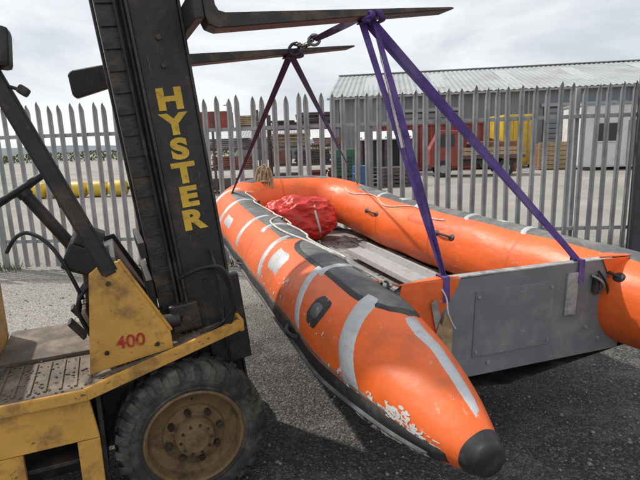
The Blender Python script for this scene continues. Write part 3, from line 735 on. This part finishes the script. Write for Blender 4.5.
def pallets(x,y,n,mt=timber2,s=1.2):
    P=empty('pallet_stack',(x,y,0),(0,0,R(random.uniform(-20,20))))
    for i in range(n):
        z=i*.145
        for k in range(5): box(P,'top_slat',(-.5*s+k*.25*s,0,z+.13),(.12*s,1.0,.02),mt,bev=0)
        for k in(-1,0,1): box(P,'bearer',(0,k*.42,z+.06),(1.15*s,.09,.09),mt,bev=0)
pallets(-6.4,20,7,timber);pallets(2.9,19,5,rackm)
lt=empty('open_store',(2.2,25,0),(0,0,R(-6)))
for x in(0,1.2,2.4):
    for y in(0,1.8): box(lt,'post',(x,y,.95),(.08,.08,1.9),rackm,bev=0)
box(lt,'roof',(1.2,.9,1.98),(2.8,2.3,.06),cabinw,rot=(R(10),0,0),bev=.01)
box(lt,'back_panel',(1.2,1.85,.9),(2.4,.04,1.7),dgrey,bev=0)
cr=empty('timber_crate',(11.0,25,0))
box(cr,'core',(.9,.6,.68),(1.7,1.1,1.2),timber,bev=.01)
for k in range(6): box(cr,'plank',(.9,.02,.14+k*.225),(1.85,.03,.20),timber2,bev=.004)
for x in(.02,.9,1.78): box(cr,'batten',(x,-.01,.68),(.1,.03,1.32),timber2,bev=.004)
yc=empty('yellow_storage_container',(10.1,27.5,0))
box(yc,'body',(.85,1.2,1.5),(1.7,2.4,2.7),yplas,bev=.04)
for k in range(7): box(yc,'rib',(.12+k*.245,-.02,1.5),(.08,.05,2.4),yplas,bev=.01)
for x in(.35,1.35): cyl(yc,'lock_bar',(x,-.07,.2),(x,-.07,2.75),.025,galv,8)
for x in(.1,1.6): box(yc,'corner_casting',(x,.1,.1),(.2,.2,.2),rackm)
trim=mat('trim',(.25,.27,.3),.6)
for i,(x,y,z0,w) in enumerate(((12.4,23.5,.15,3.2),(15.7,23.0,.15,4.2))):
    c=empty('portable_cabin',(x,y,0),(0,0,R(-5)))
    box(c,'body',(w/2,1.3,z0+1.45),(w,2.6,2.8),cabinw,bev=.04);box(c,'roof_trim',(w/2,1.3,z0+2.88),(w+.1,2.7,.12),trim,bev=.02)
    box(c,'window',(w*.32,-.02,z0+1.6),(.9,.06,.8),dgrey,bev=.01);box(c,'window_sill',(w*.32,-.04,z0+1.17),(1.0,.06,.05),cabinw)
    box(c,'door',(w*.74,-.02,z0+1.1),(.85,.05,2.0),clad,bev=.01)
    for x2 in(.3,w-.3): box(c,'foot',(x2,.3,z0/2),(.3,.3,z0),rackm)
yb=empty('yellow_boom',(-11.0,19.0,0),(0,0,R(-3)))
for i in range(5):
    V=[];F=[];nn=10;mm=16;x0=i*.78
    for a in range(nn+1):
        q=a/nn;r=.26*min(1,math.sqrt(max(.0,1-(abs(q-.5)*2)**6)))+.04
        for k in range(mm): V.append((x0+q*.74,r*math.cos(2*math.pi*k/mm),.30+r*math.sin(2*math.pi*k/mm)))
    for a in range(nn):
        for k in range(mm): F.append((a*mm+k,a*mm+(k+1)%mm,(a+1)*mm+(k+1)%mm,(a+1)*mm+k))
    F.append(tuple(range(mm)));F.append(tuple(nn*mm+k for k in range(mm)))
    mobj('float',V,F,yplas,yb,smooth=True,autos=50)
cyl(yb,'spine',(-.1,0,.3),(4.0,0,.3),.06,blackrub)
def drum(x,y,mt,nm='oil_drum'):
    d=empty(nm,(x,y,0));o=lathe(d,'shell',[(0,0),(.28,0),(.29,.02),(.285,.28),(.3,.3),(.285,.32),(.285,.58),(.3,.6),(.285,.62),(.29,.87),(.28,.88),(.26,.86),(0,.86)],mt,20)
    o.rotation_euler=(R(90),0,0)
drum(9.6,25,redm);drum(1.5,17.6,bluem);drum(-5.9,17.5,rackm)
def skip(x,y,mt,nm='waste_skip',w=2.2):
    s=empty(nm,(x,y,0));prism(s,'tub',[(.25,.1),(w-.25,.1),(w,1.1),(0,1.1)],0,1.4,mt,bev=.02);box(s,'rim',(w/2,.7,1.12),(w+.1,1.5,.06),mt)
    for k in range(4): box(s,'rib',(.4+k*(w-.8)/3,-.03,.6),(.08,.06,.95),mt)
    box(s,'load',(w/2,.7,1.18),(w-.4,1.1,.2),timber,rot=(R(4),R(3),0),bev=.05)
skip(8.6,27.2,greenm,w=1.5)
gmx=empty('green_generator',(.6,18.6,0));box(gmx,'housing',(.4,.4,.95),(.8,.8,1.0),greenm,bev=.05);box(gmx,'base',(.4,.4,.35),(.9,.9,.14),rackm)
for x in(.1,.7): 
    cyl(gmx,'wheel',(x,-.05,.25),(x,.1,.25),.24,blackrub)
for k in range(5): box(gmx,'louvre',(.4,-.01,.65+k*.12),(.55,.03,.05),dgrey)
pz=empty('utility_pole',(-12,70,0));cyl(pz,'shaft',(0,0,0),(0,0,7.5),.1,rackm,12,.07);beam(pz,'arm',(-.5,0,7.2),(.5,0,7.2),.08,.1,rackm)
def hill(name,y,x0,x1,base,amp,seed):
    V=[];F=[];k=120
    for i in range(k+1):
        x=x0+(x1-x0)*i/k;h=base+amp*noise.noise(Vector((i*.06,seed,0)))+amp*.3*noise.noise(Vector((i*.25,seed+3,0)));h=max(1,h)
        V+=[(x,y,-1),(x,y+30,h),(x,y+160,h*.3)]
    for i in range(k): F+=[(3*i,3*i+3,3*i+4,3*i+1),(3*i+1,3*i+4,3*i+5,3*i+2)]
    mobj(name,V,F,hillm,smooth=True)
hill('hills',620,-590,590,8,6,2.)
V=[];F=[]
for i in range(16000):
    x=random.uniform(-90,60);y=random.uniform(84,92);hb=1.5+1.0*noise.noise(Vector((x*.12,0,5)))
    if hb<.8: continue
    z=random.uniform(0,1)**.8*hb*1.0;r=random.uniform(.12,.35);o=len(V);a=random.random()*6.28;b_=random.uniform(-1,1)
    V+=[(x,y,z),(x+r*math.cos(a),y+r*math.sin(a),z+r*b_),(x+r*.3,y-r*.2,z+r)];F.append((o,o+1,o+2))
mobj('distant_scrub',V,F,grassm)
# ---------------------------------------------------------------- world, sun, camera
sunv=Vector((-.72,.38,1.0)).normalized();el=math.asin(sunv.z);az=math.atan2(sunv.x,sunv.y)
w=bpy.data.worlds.new('World');sc.world=w;w.use_nodes=True;nt=w.node_tree;N=nt.nodes;L=nt.links
bg=N['Background']
sky=N.new('ShaderNodeTexSky');sky.sky_type='NISHITA';sky.sun_disc=False;sky.sun_elevation=el;sky.sun_rotation=az
tc=N.new('ShaderNodeTexCoord');mp=N.new('ShaderNodeMapping');mp.inputs['Scale'].default_value=(1,1,3.2);L.new(tc.outputs['Generated'],mp.inputs[0])
nz=N.new('ShaderNodeTexNoise');nz.inputs['Scale'].default_value=2.6;nz.inputs['Detail'].default_value=9;nz.inputs['Roughness'].default_value=.55;nz.inputs['Distortion'].default_value=.3;L.new(mp.outputs[0],nz.inputs[0])
mr=N.new('ShaderNodeMapRange');mr.inputs[1].default_value=.36;mr.inputs[2].default_value=.56;L.new(nz.outputs[0],mr.inputs[0])
cm=N.new('ShaderNodeMix');cm.data_type='RGBA';cm.inputs[6].default_value=(6.2,6.6,7.1,1);cm.inputs[7].default_value=(9.2,9.3,9.4,1);L.new(mr.outputs[0],cm.inputs[0])
fm=N.new('ShaderNodeMix');fm.data_type='RGBA';fm.inputs[0].default_value=.88;L.new(sky.outputs[0],fm.inputs[6]);L.new(cm.outputs[2],fm.inputs[7])
L.new(fm.outputs[2],bg.inputs[0]);bg.inputs[1].default_value=.11
sl=bpy.data.lights.new('sun','SUN');sl.energy=3.6;sl.angle=R(1.5);sl.color=(1,.95,.87)
so=bpy.data.objects.new('sun',sl);link(so);so.rotation_euler=sunv.to_track_quat('Z','Y').to_euler()
cam=bpy.data.cameras.new('camera');cam.sensor_width=36;cam.lens=498/640*36;cam.clip_end=3000;cam.clip_start=.05
co=bpy.data.objects.new('camera',cam);link(co)
p=R(11);r=R(2)
Fv=Vector((0,math.cos(p),-math.sin(p)));U0=Vector((0,math.sin(p),math.cos(p)));X0=Vector((1,0,0))
rt=X0*math.cos(r)-U0*math.sin(r);up=X0*math.sin(r)+U0*math.cos(r)
M=Matrix((rt,up,-Fv)).transposed().to_4x4();M.translation=(0,0,1.7);co.matrix_world=M
sc.camera=co
sc.view_settings.view_transform='Standard';sc.view_settings.look='None';sc.view_settings.exposure=0
